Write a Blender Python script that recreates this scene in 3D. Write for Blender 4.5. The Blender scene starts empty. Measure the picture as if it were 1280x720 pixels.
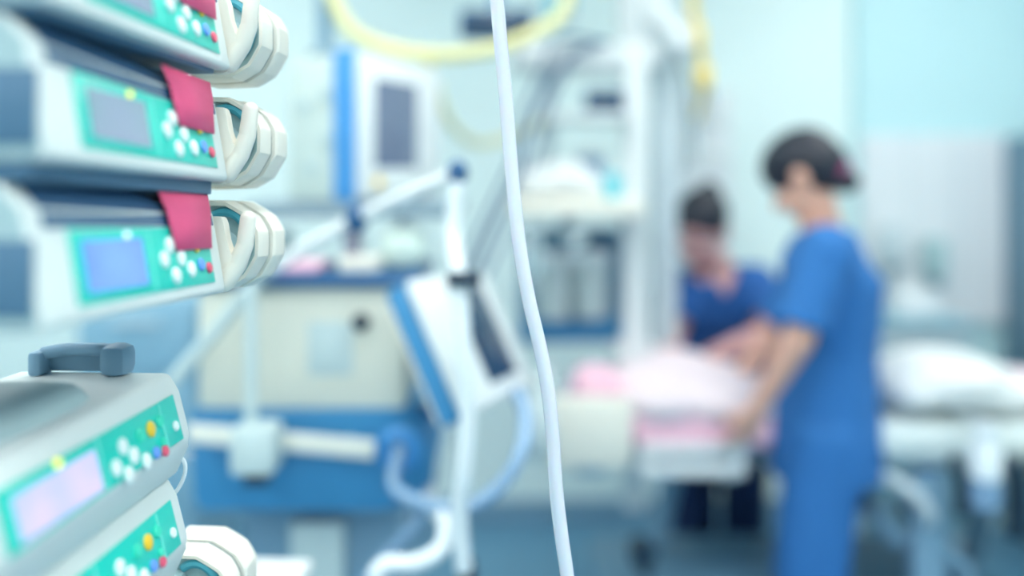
import bpy, bmesh, math, random
from mathutils import Vector, Matrix, Quaternion
random.seed(7)
C = bpy.context.scene.collection
SC = bpy.context.scene
V = Vector
R = math.radians

# ------------------------------------------------------------------ camera, world, light, exposure
F, HX, HY, EYE = 1096.0, 640.0, 230.0, 1.5      # focal length in pixels, principal point, eye height
cam_d = bpy.data.cameras.new('camera')
cam = bpy.data.objects.new('camera', cam_d); C.objects.link(cam)
cam.location = (0, 0, EYE); cam.rotation_euler = (R(90), 0, 0)
cam_d.sensor_width = 36; cam_d.lens = 36*F/1280
cam_d.shift_y = -(360-HY)/1280
cam_d.clip_start = .02
cam_d.dof.use_dof = True; cam_d.dof.focus_distance = .765; cam_d.dof.aperture_fstop = 1.0
SC.camera = cam
SC.view_settings.view_transform = 'Standard'; SC.view_settings.look = 'None'
SC.view_settings.exposure = 0.66; SC.view_settings.gamma = 1.0
w = bpy.data.worlds.new('world'); SC.world = w; w.use_nodes = True
w.node_tree.nodes['Background'].inputs[0].default_value = (.72, .88, 1, 1)
w.node_tree.nodes['Background'].inputs[1].default_value = .6
LAMP_STRENGTH = 7.0
SC.cycles.max_bounces = 8; SC.cycles.diffuse_bounces = 5
SC.cycles.sample_clamp_indirect = 4
SC.cycles.use_denoising = True

# ------------------------------------------------------------------ helpers
def lin(c):
    return tuple(((x/255)/12.92 if x/255 <= .04045 else ((x/255+.055)/1.055)**2.4) for x in c)
def at(x, y, Y): return V(((x-HX)/F*Y, Y, EYE-(y-HY)/F*Y))
def mat(name, rgb, rough=.45, metal=0, spec=.5, var=.05, bump=0, bscale=60, emit=0, trans=0, coat=0, sss=0, ergb=None):
    m = bpy.data.materials.new(name); m.use_nodes = True
    nt = m.node_tree; b = nt.nodes['Principled BSDF']; c = lin(rgb)
    co = nt.nodes.new('ShaderNodeTexCoord')
    n = nt.nodes.new('ShaderNodeTexNoise'); n.inputs['Scale'].default_value = bscale; n.inputs['Detail'].default_value = 3
    nt.links.new(co.outputs['Object'], n.inputs['Vector'])
    mx = nt.nodes.new('ShaderNodeMix'); mx.data_type = 'RGBA'
    mx.inputs[6].default_value = tuple(max(0, k*(1-var)) for k in c)+(1,)
    mx.inputs[7].default_value = tuple(min(1, k*(1+var)) for k in c)+(1,)
    nt.links.new(n.outputs['Fac'], mx.inputs[0]); nt.links.new(mx.outputs[2], b.inputs['Base Color'])
    b.inputs['Roughness'].default_value = rough; b.inputs['Metallic'].default_value = metal
    b.inputs['Specular IOR Level'].default_value = spec
    b.inputs['Transmission Weight'].default_value = trans; b.inputs['Coat Weight'].default_value = coat
    if sss: b.inputs['Subsurface Weight'].default_value = sss; b.inputs['Subsurface Scale'].default_value = .01
    if emit:
        b.inputs['Emission Color'].default_value = lin(ergb or rgb)+(1,); b.inputs['Emission Strength'].default_value = emit
    if bump:
        bp = nt.nodes.new('ShaderNodeBump'); bp.inputs['Strength'].default_value = bump; bp.inputs['Distance'].default_value = .01
        nt.links.new(n.outputs['Fac'], bp.inputs['Height']); nt.links.new(bp.outputs['Normal'], b.inputs['Normal'])
    return m
ROOT = {}                                        # world matrix of each top-level thing, by name
def top_of(o):
    while o.parent: o = o.parent
    return o
def tag(o, label, cat, group=None, kind=None):
    o['label'] = label; o['category'] = cat
    if group: o['group'] = group
    if kind: o['kind'] = kind
    return o
def thing(name, label, cat, loc=(0, 0, 0), rot=None, group=None):
    o = bpy.data.objects.new(name, None); C.objects.link(o)
    M = Matrix.Translation(V(loc))
    if rot is not None: M = M @ rot.to_4x4()
    o.matrix_world = M; o.empty_display_size = .05
    ROOT[o.name] = M
    return tag(o, label, cat, group)
def frame(x, z):                                 # rotation with given x axis and approximate z axis
    x = V(x).normalized(); z = V(z); y = z.cross(x).normalized(); z = x.cross(y).normalized()
    return Matrix((x, y, z)).transposed()
def spline(pts, sub=8):
    pts = [V(p) for p in pts]; out = []
    P = [pts[0]*2-pts[1]] + pts + [pts[-1]*2-pts[-2]]
    for i in range(1, len(P)-2):
        a, b, c, d = P[i-1:i+3]
        for k in range(sub):
            t = k/sub
            out.append(.5*((2*b)+(c-a)*t+(2*a-5*b+4*c-d)*t*t+(3*b-a-3*c+d)*t**3))
    out.append(pts[-1]); return out
class MB:
    def __init__(s, local=False): s.bm = bmesh.new(); s.local = local
    def box(s, c, size, rot=None, bev=0, seg=2):
        r = bmesh.ops.create_cube(s.bm, size=1)['verts']
        if bev:
            for v in r: v.co = V((v.co.x*size[0], v.co.y*size[1], v.co.z*size[2]))
            es = list({e for v in r for e in v.link_edges})
            g = bmesh.ops.bevel(s.bm, geom=es, offset=min(bev, min(size)*.49), segments=seg, affect='EDGES', profile=.5)
            r = list({v for f in g['faces'] for v in f.verts} | {v for v in r if v.is_valid})
        else:
            for v in r: v.co = V((v.co.x*size[0], v.co.y*size[1], v.co.z*size[2]))
        M = rot or Matrix.Identity(3)
        for v in r: v.co = M @ v.co + V(c)
        return s
    def pbox(s, x0, x1, y0, y1, Y0, Y1, bev=.006):   # box whose front face fills a pixel rectangle at distance Y0
        a = at(x0, y1, Y0); b = at(x1, y0, Y0)
        return s.box((a+b)/2+V((0, (Y1-Y0)/2, 0)), (b.x-a.x, Y1-Y0, b.z-a.z), bev=bev)
    def prism(s, pts, ext, cap=True):              # closed loop of 3-D points swept by a vector
        a = [s.bm.verts.new(V(p)) for p in pts]; b = [s.bm.verts.new(V(p)+V(ext)) for p in pts]
        n = len(pts)
        for i in range(n): s.bm.faces.new((a[i], a[(i+1) % n], b[(i+1) % n], b[i]))
        if cap: s.bm.faces.new(a[::-1]); s.bm.faces.new(b)
        return s
    def loft(s, rings, cap0=True, cap1=True):
        rr = [[s.bm.verts.new(V(p)) for p in r] for r in rings]; n = len(rings[0])
        for a, b in zip(rr, rr[1:]):
            for i in range(n): s.bm.faces.new((a[i], a[(i+1) % n], b[(i+1) % n], b[i]))
        if cap0: s.bm.faces.new(rr[0][::-1])
        if cap1: s.bm.faces.new(rr[-1])
        return s
    def tube(s, pts, r, n=10, sub=8, smooth=True, ribs=0):
        p = spline(pts, sub) if smooth and len(pts) > 2 else [V(q) for q in pts]
        m = len(p); rad = [r]*m
        if ribs:                                   # corrugated hose: resample finely and modulate the radius
            q = []; 
            for a, b in zip(p, p[1:]):
                k = max(1, int((b-a).length/ribs*2))
                q += [a.lerp(b, i/k) for i in range(k)]
            p = q+[p[-1]]; m = len(p); rad = [r*(1 if i % 2 else .84) for i in range(m)]
        rings = []; t = (p[1]-p[0]).normalized()
        u = t.orthogonal().normalized()
        for i in range(m):
            t2 = (p[min(i+1, m-1)]-p[max(i-1, 0)]).normalized()
            u = (u-t2*u.dot(t2)).normalized(); v = t2.cross(u)
            rings.append([p[i]+(u*math.cos(2*math.pi*k/n)+v*math.sin(2*math.pi*k/n))*rad[i] for k in range(n)])
        return s.loft(rings)
    def rod(s, a, b, r, n=14): return s.tube([a, b], r, n, smooth=False)
    def lathe(s, prof, o, rot=None, n=20):
        M = rot or Matrix.Identity(3); o = V(o)
        return s.loft([[o+M @ V((max(r, 1e-4)*math.cos(2*math.pi*k/n), max(r, 1e-4)*math.sin(2*math.pi*k/n), z)) for k in range(n)] for r, z in prof])
    def ell(s, c, rad, rot=None, u=20, v=12):
        r = bmesh.ops.create_uvsphere(s.bm, u_segments=u, v_segments=v, radius=1)['verts']
        M = rot or Matrix.Identity(3)
        for q in r: q.co = M @ V((q.co.x*rad[0], q.co.y*rad[1], q.co.z*rad[2])) + V(c)
        return s
    def cap(s, a, b, r1, r2, n=14):                # tapered capsule
        a, b = V(a), V(b); t = (b-a).normalized(); u = t.orthogonal().normalized(); v = t.cross(u); rings = []
        for k in range(1, 6):
            th = math.pi/2*k/5; rings.append((a-t*r1*math.cos(th), r1*math.sin(th)))
        for k in range(5):
            th = math.pi/2*k/5; rings.append((b+t*r2*math.sin(th), r2*math.cos(th)))
        return s.loft([[c+(u*math.cos(2*math.pi*k/n)+v*math.sin(2*math.pi*k/n))*r for k in range(n)] for c, r in rings])
    def mesh(s, name, sharp=.7):
        bmesh.ops.recalc_face_normals(s.bm, faces=s.bm.faces)
        for f in s.bm.faces: f.smooth = True
        for e in s.bm.edges:
            if len(e.link_faces) == 2 and e.calc_face_angle(0) > sharp: e.smooth = False
        me = bpy.data.meshes.new(name); s.bm.to_mesh(me); s.bm.free(); return me
    def build(s, name, m, parent=None, label=None):
        if parent is not None and not s.local:
            s.bm.transform(ROOT[top_of(parent).name].inverted())
        me = s.mesh(name); me.materials.append(m)
        o = bpy.data.objects.new(name, me); C.objects.link(o)
        if parent is not None: o.parent = parent
        if label: o['label'] = label
        if parent is None: ROOT[o.name] = Matrix.Identity(4)
        return o
def struct(name, mb, m, parent=None):
    o = mb.build(name, m, parent)
    if parent is None: o['kind'] = 'structure'
    return o
def single(name, mb, m, label, cat, group=None): return tag(mb.build(name, m), label, cat, group)
def fuse(mb, name, m, voxel, parent, smooth=4, cut=None, thick=0, label=None):
    """one continuous skin over the solids in mb (voxel remesh), optionally opened where cut(point) is true"""
    me = mb.mesh('t'); t = bpy.data.objects.new('t', me); C.objects.link(t)
    r = t.modifiers.new('r', 'REMESH'); r.mode = 'VOXEL'; r.voxel_size = voxel
    if smooth:
        k = t.modifiers.new('s', 'SMOOTH'); k.factor = .5; k.iterations = smooth
    dg = bpy.context.evaluated_depsgraph_get(); dg.update()
    out = bpy.data.meshes.new_from_object(t.evaluated_get(dg)); bpy.data.objects.remove(t); bpy.data.meshes.remove(me)
    b = bmesh.new(); b.from_mesh(out)
    if cut:
        bmesh.ops.delete(b, geom=[f for f in b.faces if cut(f.calc_center_median())], context='FACES')
        for _ in range(14):                        # even out the opened edges
            new = {}
            for v in b.verts:
                nb_ = [e.other_vert(v).co for e in v.link_edges if e.is_boundary]
                if len(nb_) == 2: new[v] = v.co.lerp((nb_[0]+nb_[1])/2, .6)
            for v, c in new.items(): v.co = c
    if parent is not None: b.transform(ROOT[top_of(parent).name].inverted())
    for f in b.faces: f.smooth = True
    b.to_mesh(out); b.free(); out.name = name
    out.materials.clear(); out.materials.append(m)
    o = bpy.data.objects.new(name, out); C.objects.link(o)
    if parent is not None: o.parent = parent
    else: ROOT[o.name] = Matrix.Identity(4)
    if thick:
        s = o.modifiers.new('thickness', 'SOLIDIFY'); s.thickness = thick; s.offset = 1
    if label: o['label'] = label
    return o

# ------------------------------------------------------------------ materials
M_wall = mat('wall_paint', (228, 244, 243), .7, var=.02, bscale=3)
M_wall_cyan = mat('cyan_wall_paint', (194, 229, 234), .7, var=.02, bscale=3)
M_ceil = mat('ceiling_paint', (235, 240, 240), .8, var=.02)
M_floor = mat('blue_vinyl', (92, 140, 168), .35, var=.1, bscale=9)
M_white = mat('white_enamel', (222, 227, 228), .35, var=.02)
M_offwhite = mat('offwhite_plastic', (222, 224, 216), .4, var=.02)
M_shell = mat('pump_shell', (218, 226, 224), .42, var=.02)
M_cream = mat('cream_plastic', (236, 232, 220), .38, var=.02)
M_seam = mat('seam_grey', (110, 130, 135), .6)
M_endgrey = mat('grey_green_plastic', (160, 186, 190), .5, var=.03)
M_recess = mat('recess_blue_grey', (74, 112, 140), .5, var=.05)
M_visor = mat('dark_blue_visor', (62, 96, 132), .12, var=.05)
M_tealgrey = mat('teal_grey_plastic', (168, 198, 202), .4, var=.03)
M_teal = mat('teal_plastic', (70, 160, 178), .35)
M_panel = mat('turquoise_keypad_film', (10, 208, 190), .3, var=.03)
M_divider = mat('pale_turquoise_print', (120, 232, 216), .3)
M_kw = mat('white_key', (240, 250, 248), .35)
M_ky = mat('yellow_key', (250, 205, 50), .35)
M_kg = mat('green_key', (60, 222, 190), .35)
M_kb = mat('blue_key', (110, 160, 240), .35)
M_kr = mat('red_key', (236, 90, 120), .35)
M_led = mat('yellow_lamp', (250, 240, 60), .3, emit=.6)
M_ledw = mat('white_lamp', (225, 240, 255), .3, emit=.6)
M_label = mat('pink_paper', (255, 98, 144), .7, var=.05, bscale=25)
M_labelprint = mat('dark_pink_print', (205, 50, 96), .7)
M_tube = mat('milky_silicone', (228, 231, 242), .2, trans=.08, coat=.6, var=.01, sss=.2)
M_clear = mat('clear_soft_plastic', (222, 238, 242), .18, trans=.75, var=.01)
M_clearblue = mat('bluish_clear_plastic', (165, 200, 232), .25, trans=.35, var=.02)
M_hosewhite = mat('white_hose_plastic', (228, 236, 240), .4, var=.03)
M_blue = mat('mid_blue_plastic', (58, 136, 186), .4, var=.05, bscale=12)
M_blue2 = mat('bright_blue_plastic', (70, 150, 214), .4, var=.04)
M_bluedk = mat('deep_blue_plastic', (28, 84, 130), .4, var=.06)
M_black = mat('black_blue_plastic', (24, 46, 66), .4, var=.1)
M_screen_off = mat('dark_screen_glass', (84, 112, 148), .12, var=.06, bscale=5)
M_screen_dk = mat('black_screen_glass', (36, 62, 88), .1, var=.06)
M_beige = mat('beige_enamel', (216, 218, 206), .5, var=.025, bscale=8)
M_beigepanel = mat('pale_grey_blue_panel', (188, 206, 208), .5)
M_steel = mat('brushed_steel', (190, 205, 212), .35, metal=.7, var=.06)
M_grey = mat('mid_grey_plastic', (130, 152, 164), .5, var=.05)
M_bluegrey = mat('blue_grey_plastic', (122, 158, 182), .5, var=.08, bscale=10)
M_yellowhose = mat('yellow_gas_hose', (226, 220, 158), .5, var=.05)
M_yellow = mat('yellow_plastic', (240, 208, 96), .5)
M_cable = mat('navy_cable', (44, 86, 128), .5)
M_cable2 = mat('grey_cable', (120, 140, 165), .5)
M_sheet = mat('white_bed_linen', (222, 226, 226), .85, var=.03, bump=.25, bscale=14)
M_sheet2 = mat('grey_white_linen', (206, 218, 218), .85, var=.04, bump=.25, bscale=14)
M_pink = mat('pink_blanket', (240, 194, 212), .85, var=.06, bump=.25, bscale=16)
M_wood = mat('yellow_beech', (224, 196, 128), .5, var=.1)
M_scrub = mat('blue_scrub_cotton', (46, 112, 178), .85, var=.08, bump=.5, bscale=9)
M_scrub_dk = mat('navy_scrub_cotton', (30, 88, 156), .85, var=.08, bump=.5, bscale=9)
M_trouser_dk = mat('dark_navy_cotton', (18, 46, 88), .85, var=.08, bump=.4, bscale=9)
M_skin = mat('light_skin', (222, 172, 152), .55, var=.05, sss=.1, bscale=20)
M_skin2 = mat('rosy_skin', (206, 160, 158), .55, var=.05, sss=.1, bscale=20)
M_hair = mat('black_hair', (20, 28, 44), .5, var=.2, bump=.4, bscale=90)
M_scrunchie = mat('magenta_cloth', (150, 60, 110), .8)
M_lip = mat('lip_pink', (188, 112, 112), .5)
M_eye = mat('eye_white', (235, 235, 232), .2)
M_iris = mat('dark_iris', (40, 30, 28), .2)
M_shoe = mat('white_rubber_clog', (225, 230, 232), .5)
M_rubber = mat('castor_rubber', (60, 74, 88), .7)
M_door = mat('blue_grey_door_paint', (104, 138, 158), .5, var=.03, bscale=4)
M_doorframe = mat('pale_grey_frame', (196, 210, 216), .45)
M_counter = mat('grey_blue_laminate', (142, 180, 194), .4)
M_cab = mat('white_laminate', (226, 230, 234), .4, var=.015, bscale=4)
M_lamp = mat('lit_lamp_diffuser', (248, 252, 255), .5, emit=LAMP_STRENGTH, ergb=(253, 253, 249))
def screen(name, a, b, s):                       # lit screen: soft blend between two colours with faint rows
    m = bpy.data.materials.new(name); m.use_nodes = True; nt = m.node_tree; p = nt.nodes['Principled BSDF']
    co = nt.nodes.new('ShaderNodeTexCoord'); n = nt.nodes.new('ShaderNodeTexNoise'); n.inputs['Scale'].default_value = 22
    r = nt.nodes.new('ShaderNodeValToRGB'); r.color_ramp.elements[0].color = lin(a)+(1,); r.color_ramp.elements[1].color = lin(b)+(1,)
    r.color_ramp.elements[0].position = .35; r.color_ramp.elements[1].position = .65
    nt.links.new(co.outputs['Object'], n.inputs['Vector']); nt.links.new(n.outputs['Fac'], r.inputs[0])
    nt.links.new(r.outputs[0], p.inputs['Emission Color']); p.inputs['Emission Strength'].default_value = s
    p.inputs['Base Color'].default_value = (.1, .12, .16, 1); p.inputs['Roughness'].default_value = .15
    return m
M_lcd_pale = screen('pale_lcd', (140, 182, 196), (152, 178, 206), .42)
M_lcd_blue = screen('blue_lcd', (90, 140, 248), (110, 165, 255), .62)
M_lcd_lilac = screen('lilac_lcd', (196, 200, 255), (226, 206, 255), .66)
M_vent_lcd = screen('monitor_lcd', (96, 122, 156), (104, 128, 162), .3)

# ------------------------------------------------------------------ the room
X0, X1, Y0, Y1, ZC = -2.7, 3.0, -3.2, 3.9, 2.9
def slab(a, b): a, b = V(a), V(b); return MB().box((a+b)/2, b-a)
struct('floor', slab((X0-.1, Y0-.1, -.1), (X1+.1, Y1+.1, 0)), M_floor)
struct('ceiling', slab((X0-.1, Y0-.1, ZC), (X1+.1, Y1+.1, ZC+.1)), M_ceil)
struct('wall_back', slab((X0-.1, Y1, 0), (X1+.1, Y1+.1, ZC)), M_wall)
struct('wall_left', slab((X0-.1, Y0, 0), (X0, Y1, ZC)), M_wall)
struct('wall_right', slab((X1, Y0, 0), (X1+.1, Y1, ZC)), M_wall)
struct('wall_front', slab((X0-.1, Y0-.1, 0), (X1+.1, Y0, ZC)), M_wall)
struct('baseboard_back', slab((X0, Y1-.015, 0), (2.1, Y1, .1)), M_bluegrey)
# the right bay of the back wall stands a little forward and is painted a deeper cyan above its white cladding
a, b = at(1072, 0, Y1-.06), at(1248, 0, Y1-.06)
struct('trim_1', slab((a.x, Y1-.06, 0), (X1, Y1, ZC)), M_wall_cyan)
zc = at(0, 168, Y1-.1).z
cl = struct('trim_2', slab((a.x+.01, Y1-.09, .9), (b.x+.02, Y1-.06, zc)), M_cab)
for k in range(1, 3):
    xx = a.x+.01+(b.x-a.x)*k/3
    slab((xx-.003, Y1-.0915, .9), (xx+.003, Y1-.0885, zc)).build('joint_strip', M_doorframe, cl)
for j, (x, y) in enumerate([(-1.6, .2), (-1.6, 2.5), (0, 1.25), (0, -.6), (1.6, .2), (1.6, 2.5), (-1.2, -1.6), (1.2, -1.6)]):  # panels behind the camera are unseen fill, added to brighten surfaces facing it
    l = thing('ceiling_light', ['square lit ceiling panel'][0]+[' left of the camera', ' over the left back corner', ' above the hanging tube',
              ' just behind the camera, added as front fill', ' right of the camera', ' over the bed', ' behind the camera on the left, added as front fill', ' behind the camera on the right, added as front fill'][j],
              'ceiling light', (x, y, ZC), group='recessed ceiling lights')
    MB().box((x, y, ZC-.012), (.64, 1.24, .024)).build('light_frame', M_white, l)
    MB().box((x, y, ZC-.027), (.58, 1.18, .006)).build('diffuser', M_lamp, l)

# ------------------------------------------------------------------ pumps
YAW = Matrix.Rotation(R(-2.6), 3, 'Z')
def face_px(root, n, pts):                       # pixels to (along, up) on a face of a pump through the root's origin
    M = ROOT[root.name]; o = M.translation; nn = M.to_3x3() @ V(n); out = []
    for x, y in pts:
        d = V(((x-HX)/F, 1, -(y-HY)/F)); c = V((0, 0, EYE))
        p = M.inverted() @ (c+d*((o-c).dot(nn)/d.dot(nn)))
        out.append((p.y, math.hypot(p.x, p.z)*(1 if p.z > 0 else -1)))
    return out
def profile_body(prof, u0, u1, bev=.004):
    mb = MB(True); pts = [V((v, u0, w_)) for v, w_ in prof]
    mb.prism(pts, (0, u1-u0, 0))
    es = list(mb.bm.edges)
    bmesh.ops.bevel(mb.bm, geom=es, offset=bev, segments=3, affect='EDGES', profile=.5)
    return mb
LEAN = .19
N_UP = V((1, 0, LEAN)).normalized(); B_UP = V((-LEAN, 0, 1)).normalized()
ROT_UP = Matrix((V((0, 1, 0)), B_UP, N_UP)).transposed()
def fbox(u0, u1, b0, b1, n0, n1, bev=0, o=V((0, 0, 0)), rot=ROT_UP):
    c = rot @ V(((u0+u1)/2, (b0+b1)/2, (n0+n1)/2)) + o
    return MB(True).box(c, (u1-u0, b1-b0, n1-n0), rot, bev)
def key(u, b, r, m, parent, o=V((0, 0, 0)), rot=ROT_UP, h=.0022):
    mb = MB(True); mb.lathe([(r, 0), (r, h*.6), (r*.8, h), (0, h)], rot @ V((u, b, .001)) + o, rot, 16)
    return mb.build('key', m, parent)
def drive_head(root):
    S = .72e-3; base = 226
    px = [(240, 117), (284, 118), (293, 120), (317, 134), (323, 140), (330, 152), (332, 160), (332, 184), (330, 190), (318, 211), (312, 216), (296, 225), (288, 227), (240, 229)]
    P = [((x-314)*S, (base-y)*S) for x, y in px]
    # round the outline
    sm = [(p.x, p.y) for p in spline([V((a, b, 0)) for a, b in P], 4)]
    cx, cw = -.024, .039
    def ring(u, k, dv=0): return [V((cx+(v-cx)*k+dv, u, cw+(w_-cw)*k)) for v, w_ in sm]
    u0 = .066
    h = MB(True).loft([ring(u0+.012, .86), ring(u0+.002, .875), ring(u0, .89), ring(u0, .97), ring(u0+.003, 1), ring(u0+.026, 1.0), ring(u0+.028, .985)]).build('drive_head', M_cream, root, 'ivory rounded drive head')
    MB(True).loft([ring(u0+.028, .96), ring(u0+.032, .96)]).build('seam', M_seam, h)
    MB(True).loft([ring(u0+.032, 1.0, .002), ring(u0+.034, 1.02, .003), ring(u0+.062, 1.02, .003), ring(u0+.068, .97, .002)]).build('rear_cover', M_cream, h)
    MB(True).loft([ring(u0+.007, .87), ring(u0+.0095, .87)]).build('recess_plate', M_tealgrey, h)
    arc = [V((cx+.004+.021*math.cos(t), u0+.004, cw+.003+.026*math.sin(t))) for t in [R(k) for k in range(-55, 130, 15)]]
    MB(True).tube(arc, .0042, 8, 2).build('drive_arm', M_teal, h, 'teal curved plunger arm')
    MB(True).lathe([(.013, 0), (.013, .004), (.009, .006), (0, .006)], (cx+.004, u0+.0075, cw), frame((1, 0, 0), (0, -1, 0))).build('plunger_plate', M_tealgrey, h)
    # barrel claw: a plate with a notch between a short tab and a long upright prong
    S = .675e-3
    px = [(240, 131), (272, 131.5), (282, 132), (284.5, 140), (288, 160), (290.5, 172), (293, 178), (297, 182), (303, 190), (298, 206), (286, 224), (278, 228), (240, 229)]
    mb = MB(True); mb.prism([V(((x-292)*S, .028, (base-y)*S)) for x, y in px], (0, .012, 0))
    bmesh.ops.bevel(mb.bm, geom=list(mb.bm.edges), offset=.001, segments=2, affect='EDGES')
    def cp(x, y): return V(((x-292)*S, .034, (base-y)*S))
    mb.cap(cp(284, 214), cp(300, 191), .0085, .0078, 16); mb.cap(cp(300, 191), cp(309, 167), .0078, .0072, 16); mb.cap(cp(309, 167), cp(312.5, 134), .0072, .0066, 16)
    mb.build('claw', M_cream, root, 'ivory notched syringe claw')
    MB(True).box((-.05, .05, .038), (.045, .05, .05), bev=.008).build('head_link', M_tealgrey, root)
UP_PROF = [(-.14, 0), (-.003, 0), (-.0004, .003), (-.0125, .066), (-.027, .081), (-.14, .081)]
U0, U1 = -.241, .024
def syringe_pump(loc, pitch, label, lcd, sticker=True, keys=True, foot=.0115):
    t = thing('syringe_pump', label, 'syringe pump', loc, YAW @ Matrix.Rotation(R(pitch), 3, 'X'), 'syringe pumps in the rack')
    b = profile_body(UP_PROF, U0, U1, .0025).build('body', M_shell, t)
    # recessed end face
    MB(True).prism([V((v, U0-.002, w_)) for v, w_ in [(-.135, .003), (-.006, .003), (-.003, .007), (-.0145, .066), (-.028, .078), (-.135, .078)]], (0, .003, 0)).build('end_plate', M_endgrey, b, 'grey green end plate')
    MB(True).box((-.066, U0-.0022, .029), (.122, .003, .042), bev=.001).build('end_recess', M_recess, b, 'dark blue grey end recess')
    # dark strip sloping back over the keypad
    fbox(U0+.014, U1-.006, .0572, .0655, 0, .0008).build('visor_strip', M_visor, t, 'dark blue strip above the keypad')
    d = V((-.0145, 0, .015)); L = d.length; d.normalize(); rot2 = Matrix((V((0, 1, 0)), d, V((d.z, 0, -d.x)))).transposed()
    fbox(U0+.014, U1-.006, .001, L-.001, 0, .0012, .0005, V((-.0125, 0, .066)), rot2).build('visor', M_visor, t, 'dark blue sloping top strip')
    if keys:
        p = fbox(-.203, .002, .0105, .056, 0, .0012, .0005).build('keypad', M_panel, t, 'turquoise keypad film')
        fbox(-.192, -.115, .017, .049, .0008, .0022).build('display', lcd, p)
        fbox(-.105, -.1025, .013, .053, .0008, .0018).build('divider', M_divider, p)
        key(-.135, .0515, .0024, M_ledw if lcd is M_lcd_blue else M_led, p)
        for (u, bb), m, r in zip(KEYS_UP, [M_kw]*5+[M_kb, M_kr, M_ky], [.0062]*5+[.005, .0045, .004]): key(u, bb, r, m, p)
    if sticker:
        s1 = MB(True)
        def fp(u, b_, n): return V((0, u, 0))+B_UP*b_+N_UP*n
        def fp2(u, b_, n): return V((-.0125, u, .066))+d*b_+V((d.z, 0, -d.x))*n
        row = [[fp(-.066, .038, .0032), fp(.0, .038, .0032)], [fp(-.071, .056, .0034), fp(.005, .056, .0034)], [fp(-.074, .068, .0036), fp(.009, .068, .0036)], [fp(-.079, .082, .0022), fp(.012, .083, .0022)]]
        row = [[s1.bm.verts.new(q) for q in r_] for r_ in row]
        for a_, b_ in zip(row, row[1:]): s1.bm.faces.new((a_[0], a_[1], b_[1], b_[0]))
        k = s1.build('drug_label', M_label, t, 'pink paper label stuck over the top edge')
        sd = k.modifiers.new('thickness', 'SOLIDIFY'); sd.thickness = .0006; sd.offset = 1
    drive_head(t)
    MB(True).box((-.078, -.11, .001-foot/2), (.132, .255, foot), bev=.001).build('gap_shade_plate', M_recess, t, 'dark blue grey filler coloured as shade under the pump')  # dark plate fills the gap below the pump, its colour standing for shade
    MB(True).box((-.152, -.11, .038), (.03, .05, .05), bev=.004).build('rear_clamp', M_grey, t)
    return t
z = .71
P2 = V((-.238, z, 1.5026)); P3 = V((-.240, z, 1.410)); P1 = V((-.236, z, 1.595))
probe = thing('probe', 'x', 'x', P3, YAW @ Matrix.Rotation(R(-2.4), 3, 'X'))
KEYS_UP = face_px(probe, N_UP, [(209, 307), (203, 325), (224, 323), (218, 345), (237, 337), (249, 331), (259, 335), (243, 310)])
bpy.data.objects.remove(probe)
syringe_pump(P1, -.6, 'white syringe pump at the top edge, highest of the upper rack', M_lcd_pale, foot=.0045)
syringe_pump(P2, -2.4, 'white syringe pump with a dim grey screen and pink label, middle of the upper rack', M_lcd_pale)
syringe_pump(P3, -2.4, 'white syringe pump with a lit blue screen and pink label, lowest of the upper rack', M_lcd_blue, foot=.002)
# lower rack
LO_PROF = [(-.15, 0), (-.012, 0), (-.003, .024), (0, .034), (-.0095, .071), (-.0185, .086), (-.15, .086)]
LO_N = V((.034+.003, 0, .0095)).normalized(); LO_B = V((-.0095, 0, .037)).normalized()
LO_ROT = Matrix((V((0, 1, 0)), LO_B, LO_N)).transposed(); LO_O = V((0, 0, .034))
def infusion_pump(loc, label, lcd, src=None, handle=False):
    t = thing('infusion_pump', label, 'infusion pump', loc, YAW, 'infusion pumps in the rack')
    profile_body(LO_PROF, -.3, 0, .005).build('body', M_shell, t)
    p = fbox(-.25, -.018, .001, .0385, 0, .0012, .0005, LO_O, LO_ROT).build('keypad', M_panel, t, 'turquoise keypad film')
    fbox(-.238, -.147, .004, .0315, .0008, .0022, 0, LO_O, LO_ROT).build('display', lcd, p, 'lit lilac screen')
    for u in (-.141, -.047): fbox(u-.0012, u+.0012, .002, .0375, .0008, .0018, 0, LO_O, LO_ROT).build('divider', M_divider, p)
    for (u, b_), m, r in zip(KEYS_LO, [M_kw]*5+[M_ky, M_kg, M_kg, M_kb, M_kg, M_kr, M_kw, M_led], [.0062]*5+[.0062, .0055, .005, .0048, .0035, .0045, .0042, .003]):
        key(u, b_, r, m, p, LO_O, LO_ROT)
    MB(True).box((-.165, -.13, .04), (.03, .06, .05), bev=.004).build('rear_clamp', M_grey, t)
    if handle:
        h = MB(True); h.tube([(-.060, -.012, .1065), (-.10, -.012, .1065), (-.122, -.012, .103)], .0055, 10)
        h.box((-.092, -.004, .0965), (.066, .01, .018), bev=.003)
        hb = h.build('lever', M_bluegrey, t, 'blue grey lever across the top')
        MB(True).box((-.058, -.012, .0985), (.024, .026, .027), bev=.008).build('lever_block', M_bluegrey, hb)
        MB(True).box((-.124, -.012, .0955), (.012, .022, .021), bev=.004).build('lever_block', M_bluegrey, hb)
        c = MB(True)
        c.loft([[V((-.085+.052*a*k, -.165+.09*b_*k, .085+hh)) for a, b_ in [(math.copysign(abs(math.cos(q))**.6, math.cos(q)), math.copysign(abs(math.sin(q))**.6, math.sin(q))) for q in [2*math.pi*i/24 for i in range(24)]]]
                for k, hh in [(1.05, 0), (1, .006), (.92, .011), (.7, .0145), (.3, .016)]])
        c.build('top_cover', M_endgrey, t)
    return t
zl = .74
L4 = V((-.27, zl, 1.2552)); L5 = L4-V((.002, 0, .0868))
probe = thing('probe', 'x', 'x', L4+V((0, 0, .034)), YAW)
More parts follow.
